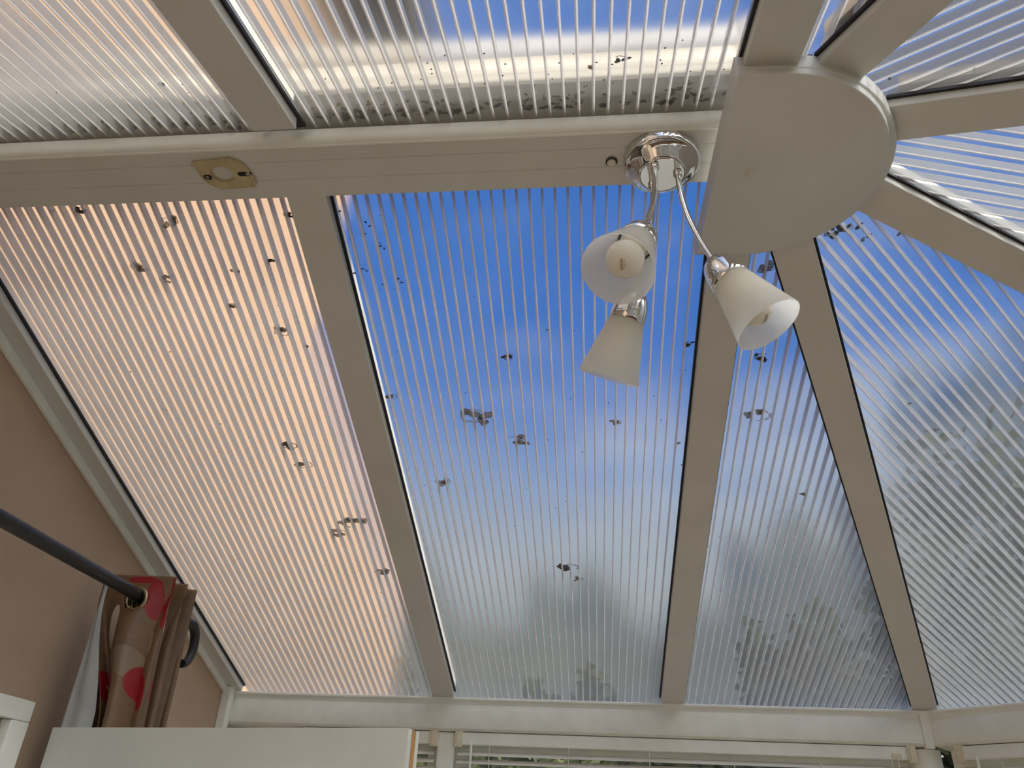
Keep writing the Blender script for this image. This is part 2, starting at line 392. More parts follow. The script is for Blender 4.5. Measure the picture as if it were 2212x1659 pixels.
# ------------------------------------------------------------------ ridge beam
t = thing('ridge_beam', 'long white ridge beam carrying the lamp, running across under the roof', 'beam', (-.45, YC, ZR))
y0, y1 = .7445, YC + HALF
prof = [(y0, ZR)]
for gy in (.771, .806):            # shallow grooves along the underside
    prof += [(gy - .0008, ZR), (gy, ZR + .0012), (gy + .0008, ZR)]
prof += [(y1, ZR), (y1 + .0005, ZR + .016), (.80, 2.700), (.77, 2.700), (y0, 2.688)]
bm = BM(); prism(bm, prof, lambda p: (WALLX + .001, p[0], p[1]), lambda p: (.20, p[0], p[1])); obj('underside_board', bm, M['upvc'], t)
prof = [(y0 + .0004, ZR + .0165), (y0 + .0004, ZR - .0016), (y0 - .0022, ZR - .0016)]
for k in range(9):
    a = k / 8 * math.pi / 2; prof.append((y0 - .003 - .011 * math.sin(a), ZR - .0004 + .0195 * (1 - math.cos(a))))
prof += [(y0 - .010, ZR + .0205)]
bm = BM(); prism(bm, prof, lambda p: (WALLX + .001, p[0], p[1]), lambda p: (.186, p[0], p[1])); obj('quadrant_trim', bm, M['frame'], t, True, 30)

# ridge end cover (D shaped)
t = thing('ridge_end_cover', 'big white D shaped cover at the end of the ridge beam', 'ridge cover', (.234, .787, 2.612))
def roofz(X, Y, n):
    z = 9
    for az in (0, 45, 90, 135, 180):
        a = R(az); d = (X - XB) * math.sin(a) + (Y - YC) * math.cos(a); z = min(z, ZA - d * TT + n / CT)
    return z
def dshape(r, xs, cx=.234, cy=.790, seg=44):
    """outline in plan: straight edge at local x = xs, then a half round"""
    pts = [(xs, -r), (0, -r)]
    pts += [(r * math.sin(math.pi * k / seg), -r * math.cos(math.pi * k / seg)) for k in range(1, seg)]
    pts += [(0, r), (xs, r)]
    a = R(2.2); ca, sa = math.cos(a), math.sin(a)
    return [(cx + px * ca - py * sa, cy + px * sa + py * ca) for px, py in pts]
bm = BM()
rings = []
PZB = 2.612
levels = [(.1585, -.0585, PZB, 0), (.1605, -.0592, PZB + .001, .05), (.1615, -.0596, PZB + .005, .1), (.1625, -.0603, PZB + .014, .35), (.1670, -.0625, PZB + .0165, .6), (.1700, -.0650, PZB + .020, 1), (.1703, -.0675, None, 1)]
for r, xs, z, m in levels:
    rings.append([bm.verts.new((px, py, min(z, roofz(px, py, .0155)) if z else max(PZB + .0215, roofz(px, py, .0155)))) for px, py in dshape(r, xs, .231 + .008 * m, .777 + .016 * m)])
nn = len(rings[0])
bm.faces.new(rings[0][::-1])
for A, B in zip(rings, rings[1:]):
    for i in range(nn): bm.faces.new([A[i], A[(i + 1) % nn], B[(i + 1) % nn], B[i]])
bmesh.ops.recalc_face_normals(bm, faces=bm.faces)
obj('cover_body', bm, M['upvc'], t, True, 28)
bm = BM(); lathe(bm, [(0, -.0045), (.003, -.0045), (.0058, -.0028), (.0068, 0)], (.2185, .772, PZB + .0001), (0, 0, 1), 24); obj('fixing_cap', bm, M['plug'], t, True)

# little plug beside the lamp
t = thing('screw_plug', 'small round white plug in a black ring on the beam, left of the lamp', 'plug', (.035, .795, ZR))
bm = BM(); lathe(bm, [(.0078, -.0004), (.0086, -.0022), (.0074, -.0030), (.0060, -.0030)], (.035, .795, ZR), (0, 0, 1), 28); obj('black_ring', bm, M['blackmetal'], t, True)
bm = BM(); lathe(bm, [(0, -.0062), (.0050, -.0058), (.0064, -.0042), (.0066, -.0002)], (.035, .7955, ZR), (0, 0, 1), 28); obj('plug_head', bm, M['plug'], t, True)

# cream mounting plate left on the beam
t = thing('mounting_plate', 'old cream plastic mounting plate with round hole screwed to the beam on the left', 'mounting plate', (-.541, .787, ZR))
P = [(-.580, .7625), (-.520, .7570), (-.5045, .7665), (-.4975, .7870), (-.4960, .8020), (-.5020, .8150), (-.556, .8170), (-.5720, .8050), (-.5775, .7890)]
bm = BM()
cx_, cy_, hr = -.5415, .7865, .0165
seg = 144
outer = []
for k in range(seg):     # walk the outline evenly by angle around the hole
    a = 2 * math.pi * k / seg; d = Vector((math.cos(a), math.sin(a))); best = None
    for i in range(len(P)):
        A = Vector(P[i]) - Vector((cx_, cy_)); B = Vector(P[(i + 1) % len(P)]) - Vector((cx_, cy_)); e = B - A
        den = d.x * e.y - d.y * e.x
        if abs(den) < 1e-9: continue
        tt = (A.x * e.y - A.y * e.x) / den; ss = (A.x * d.y - A.y * d.x) / den
        if tt > 0 and -1e-6 <= ss <= 1 + 1e-6: best = tt if best is None else min(best, tt)
    outer.append((cx_ + d.x * best, cy_ + d.y * best))
def ringv(f, z): return [bm.verts.new((*f(k), z)) for k in range(seg)]
o0 = ringv(lambda k: outer[k], ZR - .0002); o1 = ringv(lambda k: outer[k], ZR - .0042)
sh = lambda k, q: (cx_ + (outer[k][0] - cx_) * q, cy_ + (outer[k][1] - cy_) * q)
o2 = ringv(lambda k: sh(k, .93), ZR - .0050); o3 = ringv(lambda k: sh(k, .90), ZR - .0040)
h = lambda k, q: (cx_ + hr * q * math.cos(2 * math.pi * k / seg), cy_ + hr * .92 * q * math.sin(2 * math.pi * k / seg))
i0 = ringv(lambda k: h(k, 1.12), ZR - .0040); i1 = ringv(lambda k: h(k, 1.04), ZR - .0052); i2 = ringv(lambda k: h(k, 1), ZR - .0002)
for A, B in ((o0, o1), (o1, o2), (o2, o3), (o3, i0), (i0, i1), (i1, i2)):
    for k in range(seg): bm.faces.new([A[k], A[(k + 1) % seg], B[(k + 1) % seg], B[k]])
bmesh.ops.recalc_face_normals(bm, faces=bm.faces)
obj('plate', bm, M['cream'], t)
def slot(cx0, cy0, L, r):
    bm = BM(); lo = []; hi = []
    for k in range(24):
        a = 2 * math.pi * k / 24; q = (cx0 + math.copysign(L, math.cos(a)) + r * math.cos(a), cy0 + r * math.sin(a))
        lo.append(bm.verts.new((*q, ZR - .0046))); hi.append(bm.verts.new((*q, ZR - .0036)))
    bm.faces.new(lo); bm.faces.new(hi)
    for k in range(24): bm.faces.new([lo[k], lo[(k + 1) % 24], hi[(k + 1) % 24], hi[k]])
    bmesh.ops.recalc_face_normals(bm, faces=bm.faces); return bm
obj('screw_slot', slot(-.5075, .7875, .0065, .0042), M['darkhole'], t)
obj('screw_slot', slot(-.5665, .7910, .002, .0046), M['darkhole'], t)
for sx, sy in ((-.5035, .7875), (-.5675, .7910)):
    bm = BM(); lathe(bm, [(0, -.0062), (.0022, -.0058), (.0034, -.0044)], (sx, sy, ZR), (0, 0, 1), 16); obj('screw', bm, M['screw'], t, True)

# ------------------------------------------------------------------ lamp
LC = Vector((.1045, .7945, ZR))
lamp = thing('ceiling_lamp', 'chrome three arm ceiling lamp with frosted glass shades under the beam', 'lamp', LC)
bm = BM(); lathe(bm, [(.050, -.0003), (.0528, -.0010), (.0535, -.004), (.0535, -.0125), (.0522, -.0150), (.0495, -.0160), (.0455, -.0185), (.0400, -.0240), (.0345, -.0300), (.0322, -.0320), (.0312, -.0323)], LC, (0, 0, 1), 72, cap0=True); obj('ceiling_rose', bm, M['chrome'], lamp, True, 50)
bm = BM(); lathe(bm, [(0, -.0326), (.0300, -.0326), (.0310, -.0318), (.0310, -.030)], LC, (0, 0, 1), 64); obj('centre_disc', bm, M['mirror_disc'], lamp, True)
arms = [  # junction, shade neck, rim centre
    ((.1254, .7922), (.1766, .7872, 2.4431), (.2145, .7832, 2.3697)),
    ((.0920, .8125), (.0522, .8690, 2.4465), (.0254, .9075, 2.3744)),
    ((.0928, .7767), (.0570, .7210, 2.4496), (.0327, .6825, 2.3787))]
names_ = ['right hand arm curving out to the lone shade', None, None]
for q, (j, g, r) in enumerate(arms):
    J = Vector((j[0], j[1], ZR - .0325)); G = Vector(g); Rm = Vector(r); ax = (Rm - G).normalized()
    L = (Rm - G).length
    apex = G - ax * .0400
    hd = Vector((j[0] - LC.x, j[1] - LC.y, 0)).normalized()
    tipdir = (ax + Vector((0, 0, -.25))).normalized()
    pts = bezier(J, J + Vector((0, 0, -.062)), apex - tipdir * .058, apex + ax * .004, 30)
    bm = BM(); tube(bm, pts, .0040, 18); arm = obj('arm', bm, M['chrome'], lamp, True, 60)
    bm = BM(); lathe(bm, [(.0041, .001), (.0062, 0), (.0062, -.005), (.0054, -.0062), (.0041, -.0070)], J, (0, 0, 1), 24); obj('collar', bm, M['chrome'], arm, True)
    bm = BM(); lathe(bm, [(.0040, -.0005), (.0105, .0012), (.0165, .0060), (.0208, .0135), (.0232, .0225), (.0244, .0330), (.0248, .0420), (.0240, .0428), (.0225, .0422)], apex, ax, 48); obj('lamp_cup', bm, M['chrome'], lamp, True, 50)
    # frosted shade: wall with thickness, open at the rim
    bm = BM()
    f0 = lambda hh: .0232 + (.0425 - .0232) * (hh / L)
    prof = [(f0(-.004), -.004)] + [(f0(L * k / 10), L * k / 10) for k in range(11)]
    prof = prof[:-1] + [(.0425, L - .0004), (.0420, L + .0002), (.0412, L)] + [(f0(L * k / 10) - .0016, L * k / 10) for k in range(9, -1, -1)] + [(f0(-.004) - .0016, -.004)]
    lathe(bm, prof, G, ax, 64, closed=True); obj('glass_shade', bm, M['frost'], lamp, True, 50)
    # bulb holder and golf ball bulb
    bm = BM(); lathe(bm, [(.010, -.006), (.0165, -.004), (.0170, .012), (.0150, .016), (.0150, .024), (.0130, .026)], G, ax, 32, cap0=True, cap1=True); obj('bulb_holder', bm, M['bracket'], lamp, True)
    bc = G + ax * (L * .62); br = .0225
    bm = BM(); prof = [(.0115, -.0300), (.0125, -.0240)] + [(br * math.sin(a), -br * math.cos(a)) for a in [R(38 + k * 142 / 14) for k in range(14)]] + [(0, br)]
    lathe(bm, prof, bc, ax, 40); bulb = obj('light_bulb', bm, M['bulb'], lamp, True)
    # maker's print on the crown of the bulb
    up = Vector((0, 0, 1)); e1 = (up - ax * up.dot(ax)).normalized(); e2 = ax.cross(e1)
    off = [Vector((.002, -.001, 0)), Vector((0, 0, 0)), Vector((-.0025, .002, 0))][q]
    rot_ = [R(75), 0, R(156)][q]; d1 = e1 * math.cos(rot_) + e2 * math.sin(rot_); d2 = ax.cross(d1)
    def onb(a, b, o_=.00018):
        v = ax * 1.0 + d1 * (a / br) + d2 * (b / br); return bc + v.normalized() * (br + o_)
    bm = BM()
    def strip(a0, a1, b0, b1):
        va = [bm.verts.new(onb(a0 + (a1 - a0) * i / 6, b0)) for i in range(7)]; vb = [bm.verts.new(onb(a0 + (a1 - a0) * i / 6, b1)) for i in range(7)]
        for i in range(6): bm.faces.new([va[i], va[i + 1], vb[i + 1], vb[i]])
    o1, o2 = off.x, off.y
    for b0, b1 in ((-.0018, -.0014), (.0014, .0018)): strip(o1 - .0068, o1 + .0068, o2 + b0, o2 + b1)
    for a0 in (-.0068, .0064): strip(o1 + a0, o1 + a0 + .0004, o2 - .0014, o2 + .0014)
    for k in range(7): strip(o1 - .0056 + k * .0017, o1 - .0046 + k * .0017, o2 - .0009, o2 + .0009)
    if q != 0:
        for k in range(9): strip(o1 - .0062 + k * .0014, o1 - .0055 + k * .0014, o2 + .0032, o2 + .0040)
        for k in range(4): strip(o1 - .0020 + k * .0014, o1 - .0013 + k * .0014, o2 + .0056, o2 + .0062)
    obj('bulb_print', bm, M['ink'], bulb)

# ------------------------------------------------------------------ eaves beams, windows, blinds
def eframe(az):
    a = R(az); sa, ca = math.sin(a), math.cos(a)
    U = Vector((ca, -sa, 0)); O = Vector((sa, ca, 0)); A = Vector((XB, YC, 0))
    return lambda u, d, z: A + U * u + O * d + Vector((0, 0, z))
ZE0, ZE1 = 2.100, 2.189
def eaves(az, u0, u1, label):
    f = eframe(az); t = thing('eaves_beam', label, 'eaves beam', f((u0 + u1) / 2, W, ZE0), 'white eaves beams')
    prof = [(W - .0015, ZE1 - .0005), (W - .0035, ZE1 - .003), (W - .0035, ZE1 - .0075), (W + .001, ZE1 - .0095), (W + .0035, ZE1 - .020), (W - .001, ZE1 - .034), (W - .002, ZE0 + .016), (W, ZE0 + .006), (W + .006, ZE0), (W + .055, ZE0 - .004), (W + .09, ZE0 - .004), (W + .09, ZE1 - .032), (W + .03, ZE1 - .0125)]
    bm = BM(); prism(bm, prof, lambda p: f(u0, p[0], p[1]), lambda p: f(u1, p[0], p[1])); obj('beam_profile', bm, M['frame'], t, True, 30)
    return t, f
hs = W * TAN225
t, f = eaves(0, WALLX + .001 - XB, hs - .002, 'long white eaves beam across the foot of the front slope, above the wide blind')
bm = BM(); box(bm, hs + XB - .020, hs + XB + .004, 2.3475, 2.362, ZE0 - .006, ZE1 - .001, 0, .002); obj('corner_cover', bm, M['frame'], t)
eaves(45, -hs + .004, hs - .002, 'white eaves beam at the right edge, turning away from the corner')
eaves(90, -hs + .002, hs - .002, 'white eaves beam along the gable end, out of sight to the right')
eaves(135, -hs + .002, hs - .002, 'white eaves beam of the back corner facet, out of sight')
eaves(180, -hs + .002, -(WALLX + .001 - XB), 'white eaves beam along the back slope, out of sight behind')

WIN = W + .052                      # window plane, outside the beam face
def window(n, az, u0, u1, zs=.62):
    f = eframe(az); nm = 'window_%d' % n
    t = bpy.data.objects.new(nm, None); col.objects.link(t); t.location = f((u0 + u1) / 2, WIN, zs); tag(t, kind='structure')
    bm = BM()
    zt = ZE0 - .005
    for a0, a1, z0, z1 in ((u0, u0 + .055, zs, zt), (u1 - .055, u1, zs, zt), (u0 + .055, u1 - .055, zt - .045, zt), (u0 + .055, u1 - .055, zs, zs + .06)):
        hexa(bm, [f(a0, WIN, z0), f(a1, WIN, z0), f(a1, WIN + .06, z0), f(a0, WIN + .06, z0), f(a0, WIN, z1), f(a1, WIN, z1), f(a1, WIN + .06, z1), f(a0, WIN + .06, z1)])
    bmesh.ops.recalc_face_normals(bm, faces=bm.faces); obj('window_frame', bm, M['frame'], t)
    bm = BM()
    hexa(bm, [f(u0 + .05, WIN + .028, zs + .05), f(u1 - .05, WIN + .028, zs + .05), f(u1 - .05, WIN + .034, zs + .05), f(u0 + .05, WIN + .034, zs + .05), f(u0 + .05, WIN + .028, zt - .04), f(u1 - .05, WIN + .028, zt - .04), f(u1 - .05, WIN + .034, zt - .04), f(u0 + .05, WIN + .034, zt - .04)])
    obj('window_pane', bm, M['glass'], t)
UM = -.4155 - XB
window(1, 0, WALLX + .002 - XB, UM)
window(2, 0, UM, hs + .010)
window(3, 45, -hs - .010 + .03, hs - .02)
window(4, 90, -hs + .012, hs - .012)
window(5, 135, -hs + .012, hs - .012)
window(6, 180, -hs - .0, -BX + .3)
window(7, 180, -BX + .3, -(WALLX + .002 - XB))
# round mullion post between the two front windows
t = thing('window_mullion', 'white upright mullion between the narrow blind and the wide blind', 'mullion', (-.4150, 2.385, .62))
bm = BM(); box(bm, -.440, -.3905, 2.366, YC + WIN - .001, .62, ZE0 - .002, 0, .006); obj('post', bm, M['frame'], t)
t = thing('corner_post', 'white corner post between the wide blind and the right hand blind', 'corner post', (.875, 2.38, .62))
bm = BM(); lathe(bm, [(.045, 0), (.045, 1.474)], (.885, 2.412, .62), (0, 0, 1), 24, cap0=True, cap1=True); obj('post', bm, M['frame'], t, True)

def blind(az, u0, u1, label, d0=W + .006, cords=(), wand=None, tiltcord=None, n=62, ends=(1, 1)):
    f = eframe(az); t = thing('venetian_blind', label, 'venetian blind', f((u0 + u1) / 2, d0, 2.09), 'white venetian blinds')
    zt, zb, dd = 2.0972, 2.0650, .025
    bm = BM(); prism(bm, [(0, zb + .002), (.002, zb), (dd - .002, zb), (dd, zb + .002), (dd, zt), (0, zt)], lambda p: f(u0, d0 + p[0], p[1]), lambda p: f(u1, d0 + p[0], p[1])); obj('headrail', bm, M['frame'], t)
    bm = BM()
    for k in range(n):             # curved slats, tilted a little
        z = 2.0450 - k * .0203; pts = []
        for q in range(5):
            s = q / 4 - .5; pts.append((dd / 2 + s * .0212, z + .0130 * s + .0018 * (1 - 4 * s * s)))
        prof = [(a, b) for a, b in pts] + [(a, b - .0004) for a, b in pts[::-1]]
        prism(bm, prof, lambda p: f(u0 + .004, d0 + p[0], p[1]), lambda p: f(u1 - .004, d0 + p[0], p[1]))
    obj('slats', bm, M['slat'], t, True, 40)
    for s, on in ((0, ends[0]), (1, ends[1])):
        if not on: continue
        a, b = (u0 - .004, u0 + .017) if s == 0 else (u1 - .017, u1 + .004)
        bm = BM(); prism(bm, [(-.006, zb - .006), (dd, zb - .006), (dd, zt + .003), (-.006, zt + .003)], lambda p: f(a, d0 + p[0], p[1]), lambda p: f(b, d0 + p[0], p[1]))
        prism(bm, [(-.0085, zb - .002), (-.006, zb - .002), (-.006, zt), (-.0085, zt)], lambda p: f(a + .005, d0 + p[0], p[1]), lambda p: f(a + .009, d0 + p[0], p[1]))
        tag(obj('end_bracket', bm, M['bracket'], t), 'yellowed cream end bracket')
    for u in cords:
        bm = BM(); tube(bm, [f(u, d0 - .0005, zb), f(u, d0 - .0005, 2.05 - n * .0203)], .0011, 6); obj('ladder_cord', bm, M['cord'], t)
    if wand is not None:
        bm = BM(); tube(bm, [f(wand, d0 - .004, zb + .008), f(wand, d0 - .010, zb + .002), f(wand, d0 - .011, 1.25)], [.0022, .0034, .0034], 8); obj('tilt_wand', bm, M['frame'], t)
    if tiltcord is not None:
        bm = BM(); box(bm, 0, .001, 0, .001, 0, .001) if False else None
        prism(bm, [(-.003, zb + .002), (.0, zb + .002), (.0, zb + .015), (-.003, zb + .015)], lambda p: f(tiltcord - .012, d0 + p[0], p[1]), lambda p: f(tiltcord + .012, d0 + p[0], p[1]))
        tag(obj('cord_lock', bm, M['bracket'], t), 'cream cord lock')
        bm = BM(); tube(bm, [f(tiltcord, d0 - .0035, zb + .010), f(tiltcord + .001, d0 - .0045, 1.3)], .0014, 6); obj('pull_cord', bm, M['cord'], t)
    return t
blind(0, UM - .415, UM - .0265, 'narrow white blind just right of the open door, left of the mullion', cords=(UM - .10,), ends=(0, 1))
blind(0, UM + .031, .845 - XB, 'wide white venetian blind under the long eaves beam', cords=(UM + .125, UM + .345, UM + .565, UM + .79, UM + 1.015, UM + 1.20), wand=UM + .075, tiltcord=.800 - XB)
blind(45, -hs + .055, hs - .05, 'white venetian blind at the bottom right corner, right of the corner post', cords=(-hs + .16, -hs + .5, hs - .3), wand=-hs + .105)

# ------------------------------------------------------------------ room shell
def struct(name, bm, m): return tag(obj(name, bm, m), kind='structure')
bm = BM(); box(bm, -1.3, 2.2, -1.2, 2.9, -.08, 0); struct('floor', bm, M['floor'])
# house wall with the doorway to the house, full height outside
DY0, DY1, DZ = .42, 1.50, 1.985
bm = BM()
def gable(Y): return 3.42 - .36 * (Y - 2.43)     # lower wall beyond the corner of the house
for ya, yb, zb, za, zc in ((-4.0, DY0, -.08, 4.6, 4.6), (DY0, DY1, DZ, 4.6, 4.6), (DY1, 2.43, -.08, 4.6, 4.6), (2.43, 4.3, -.08, gable(2.43), gable(4.3))):
    hexa(bm, [(WALLX - .22, ya, zb), (WALLX - .0008, ya, zb), (WALLX - .0008, yb, zb), (WALLX - .22, yb, zb), (WALLX - .22, ya, za), (WALLX - .0008, ya, za), (WALLX - .0008, yb, zc), (WALLX - .22, yb, zc)])
struct('wall_left', bm, M['peach'])
bm = BM()      # inner skin, peach with shade put into its colour, up to the glazing bar
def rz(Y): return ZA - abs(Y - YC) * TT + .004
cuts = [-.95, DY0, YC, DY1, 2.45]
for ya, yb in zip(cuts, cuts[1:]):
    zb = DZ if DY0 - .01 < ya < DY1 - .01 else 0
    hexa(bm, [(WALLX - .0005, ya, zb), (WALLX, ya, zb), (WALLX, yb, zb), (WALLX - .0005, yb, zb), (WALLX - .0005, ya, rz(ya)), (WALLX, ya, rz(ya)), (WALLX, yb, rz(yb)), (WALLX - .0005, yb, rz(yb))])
struct('wall_left_inner', bm, M['shadewall'])
bm = BM(); box(bm, -1.95, -1.90, -.2, 2.2, 0, 2.4); struct('wall_hall', bm, M['floor'])
bm = BM(); box(bm, -1.90, WALLX - .221, -.2, 2.2, 2.2, 2.25); struct('ceiling', bm, M['door'])
for nme, az, u0, u1 in (('wall_front', 0, WALLX - XB, hs + .03), ('wall_front_corner', 45, -hs - .0, hs), ('wall_right', 90, -hs, hs), ('wall_back_corner', 135, -hs, hs), ('wall_back', 180, -hs - .03, -(WALLX - XB))):
    f = eframe(az); bm = BM(); d0, d1 = W + .03, W + .14
    hexa(bm, [f(u0, d0, 0), f(u1, d0, 0), f(u1, d1, 0), f(u0, d1, 0), f(u0, d0, .62), f(u1, d0, .62), f(u1, d1, .62), f(u0, d1, .62)])
    bmesh.ops.recalc_face_normals(bm, faces=bm.faces); struct(nme, bm, M['peach'])

# white cover strip down the wall beside the front eaves beam
bm = BM(); box(bm, WALLX + .0005, WALLX + .026, 2.318, 2.3485, 0, 2.196, 0, .002)
tag(obj('corner_cover_strip', bm, M['frame']), 'white upright cover strip where the brown wall meets the long eaves beam', 'cover strip')

# door frame of the house doorway
t = thing('house_door_frame', 'white frame head of the doorway at the bottom left, below the curtain pole', 'door frame', (WALLX, 1.0, 0))
bm = BM(); box(bm, WALLX + .0005, WALLX + .024, DY0 - .03, DY1 - .01, DZ + .002, DZ + .038, 0, .003); obj('frame_head', bm, M['frame'], t)
for a in (DY0 - .03, DY1 - .06):
    bm = BM(); box(bm, WALLX + .0005, WALLX + .024, a, a + .05, 0, DZ + .0015, 0, .003); obj('frame_jamb', bm, M['frame'], t)

# open door leaf, standing out into the room
d = bpy.data.objects.new('door_1', None); col.objects.link(d); d.location = (-1.035, 1.53, 0)
tag(d, 'white door standing open in front of the curtain, brown lipped edge to the right', kind='structure')
HX, HY, EX, EY = -1.035, 1.531, -.305, 1.375
dv = Vector((EX - HX, EY - HY, 0)); dl = dv.length; dv.normalize(); dn = Vector((-dv.y, dv.x, 0))
df = lambda u, w, z: Vector((HX, HY, 0)) + dv * u + dn * w + Vector((0, 0, z))
T = .044; ZT = 1.985
bm = BM(); obox(bm, df, 0, dl, 0, .0145, .01, ZT, 0, .0008); obox(bm, df, 0, dl, T - .0145, T, .01, ZT, 0, .0008); obox(bm, df, 0, dl - .004, .0145, T - .0145, .012, ZT - .002); obj('door_panel', bm, M['door'], d)
bm = BM(); obox(bm, df, dl - .0035, dl + .001, .0150, T - .0150, .012, ZT - .0006); tag(obj('edge_lipping', bm, M['oak'], d), 'brown wooden edge strip')
bm = BM(); 
for w0 in (-.0035,):
    obox(bm, df, .08, dl - .06, w0, 0, 1.862, 1.875, 0, .001); obox(bm, df, .08, .093, w0, 0, 1.0, 1.862, 0, .001); obox(bm, df, dl - .073, dl - .06, w0, 0, 1.0, 1.862, 0, .001); obox(bm, df, .08, dl - .06, w0, 0, .987, 1.0, 0, .001)
obj('panel_moulding', bm, M['door'], d)

# ------------------------------------------------------------------ curtain pole and curtain
PX, PZ = -.95, 2.245
t = thing('curtain_pole', 'black curtain pole running along the brown wall on the left', 'curtain pole', (PX, 1.2, PZ))
bm = BM(); tube(bm, [(PX, -.55, PZ), (PX, 1.775, PZ)], .0128, 24); obj('rod', bm, M['blackmetal'], t, True)
pts = [(PX, 1.770, PZ)] + [(PX + .008, 1.784 + .036 * math.sin(a), PZ - .045 + .045 * math.cos(a)) for a in [k / 14 * math.pi for k in range(1, 15)]]
bm = BM(); tube(bm, pts, [.0128] + [.0118 - .0002 * k for k in range(14)], 20); obj('curled_finial', bm, M['blackmetal'], t, True)
bm = BM(); tube(bm, [(PX, 1.765, PZ), (WALLX + .006, 1.765, PZ)], .007, 12); lathe(bm, [(.026, .0006), (.026, .005), (.010, .010)], (WALLX, 1.765, PZ), (1, 0, 0), 24, cap0=True, cap1=True); obj('wall_bracket', bm, M['blackmetal'], t, True)

RED, CREAM, WHITE = (.26, .007, .013), (.34, .24, .145), (.58, .52, .43)
SP = [(.105, 2.238, .016, .044, .1, RED), (.080, 2.278, .022, .008, 0, RED), (.146, 2.268, .011, .026, .15, RED), (.170, 2.235, .018, .022, .5, RED), (.160, 2.200, .012, .024, -.2, RED),
      (.132, 2.185, .015, .020, 0, WHITE), (.047, 2.180, .010, .046, -.12, WHITE), (.045, 2.095, .009, .036, .1, CREAM), (.080, 2.110, .026, .034, .6, (.22, .155, .10)),
      (.018, 2.062, .026, .034, .45, RED), (.112, 2.068, .030, .038, .30, RED), (.176, 2.055, .013, .036, -.15, RED), (.188, 2.150, .010, .030, 0, CREAM),
      (.24, 2.20, .02, .03, .2, RED), (.30, 2.1, .02, .034, .2, RED), (.27, 2.02, .02, .03, .4, CREAM), (.06, 1.95, .025, .035, .2, RED), (.14, 1.92, .022, .03, .2, CREAM),
      (.112, 2.070, .004, .024, -.5, CREAM), (.022, 2.056, .003, .018, .6, CREAM)]
M['satin'] = curtain_mat(SP)
t = thing('eyelet_curtain', 'brown satin eyelet curtain printed with red ovals, bunched at the end of the black pole', 'curtain', (PX, 1.62, 2.28))
def plan(s):
    """plan of the bunched cloth: s along the cloth in metres -> (x, y)"""
    k = s / .150; i = int(k); q = k - i
    e = .5 - .5 * math.cos(math.pi * q)
    xx = -1.027 + .146 * (e if i % 2 == 0 else 1 - e)
    return xx, 1.535 + .024 * k + .003 * math.sin(k * 5)
bm = BM(); uvl = bm.loops.layers.uv.new('cloth')
NS, NZ = 300, 110; SL = .82; grid = []
for a in range(NS + 1):
    s = SL * a / NS; rowv = []
    for b in range(NZ + 1):
        q = b / NZ; z = 2.288 - (.40 * q / .8 if q < .8 else .40 + 1.8 * ((q - .8) / .2) ** 1.3)
        xx, yy = plan(s)
        drop = 2.288 - z
        pull = min(1, max(0, drop - .05) / .27)
        pull = pull * pull * (3 - 2 * pull)
        fol = math.sin(s * 62 + 1.2 * drop) * .010 * min(1, drop / .15)
        xn = xx + pull * .082 * max(0, 1 - s / .13) + .006 * math.sin(6 * z + s * 20) * min(1, drop / .2)
        if s < .15: yy += .020 * pull * math.sin(s / .15 * math.pi * 3.2) + .010 * math.sin(s * 60) * min(1, drop / .1)
        rowv.append((bm.verts.new((xn, yy + fol * .8, z)), (s, z)))
    grid.append(rowv)
for a in range(NS):
    for b in range(NZ):
        q = [grid[a][b], grid[a + 1][b], grid[a + 1][b + 1], grid[a][b + 1]]
        mc = sum((p[0].co for p in q), Vector()) / 4
        if (mc.x - PX) ** 2 + (mc.z - PZ + .0088) ** 2 < .0235 ** 2: continue      # eyelet holes
        fa = bm.faces.new([p[0] for p in q])
        for lp, p in zip(fa.loops, q): lp[uvl].uv = p[1]
cl = obj('cloth', bm, M['satin'], t, True, 180)
md = cl.modifiers.new('thick', 'SOLIDIFY'); md.thickness = .0012
# lining hanging behind the leading edge
bm = BM(); g = []
for a in range(19):
    s = a / 18; col_ = []
    for b in range(30):
        z = 2.272 - 2.15 * (b / 29) ** 1.5; drop = 2.272 - z; pl = min(1, max(0, drop - .03) / .27); wd = .008 + .056 * pl * pl * (3 - 2 * pl)
        col_.append(bm.verts.new((-1.020 + s * wd, 1.531 + .0035 * math.sin(s * 7 + .6) * min(1, drop / .12), z)))
    g.append(col_)
for a in range(18):
    for b in range(29): bm.faces.new([g[a][b], g[a + 1][b], g[a + 1][b + 1], g[a][b + 1]])
ln_ = obj('lining', bm, M['lining'], t, True, 180); tag(ln_, 'pale grey curtain lining')
md = ln_.modifiers.new('thick', 'SOLIDIFY'); md.thickness = .001
for k in range(5):                 # rings in the folds, one per pass of the cloth over the pole
    s = .075 + .150 * k * .93; xx, yy = plan(s)
    bm = BM(); lathe(bm, [(.0222 + .0048 * math.cos(a), .0034 * math.sin(a)) for a in [2 * math.pi * i / 10 for i in range(10)]], (PX, 1.5445 + .024 * k, PZ - .0088), (.12 if k % 2 == 0 else -.12, 1, .05), 36, closed=True); obj('eyelet_ring', bm, M['ring'], t, True)

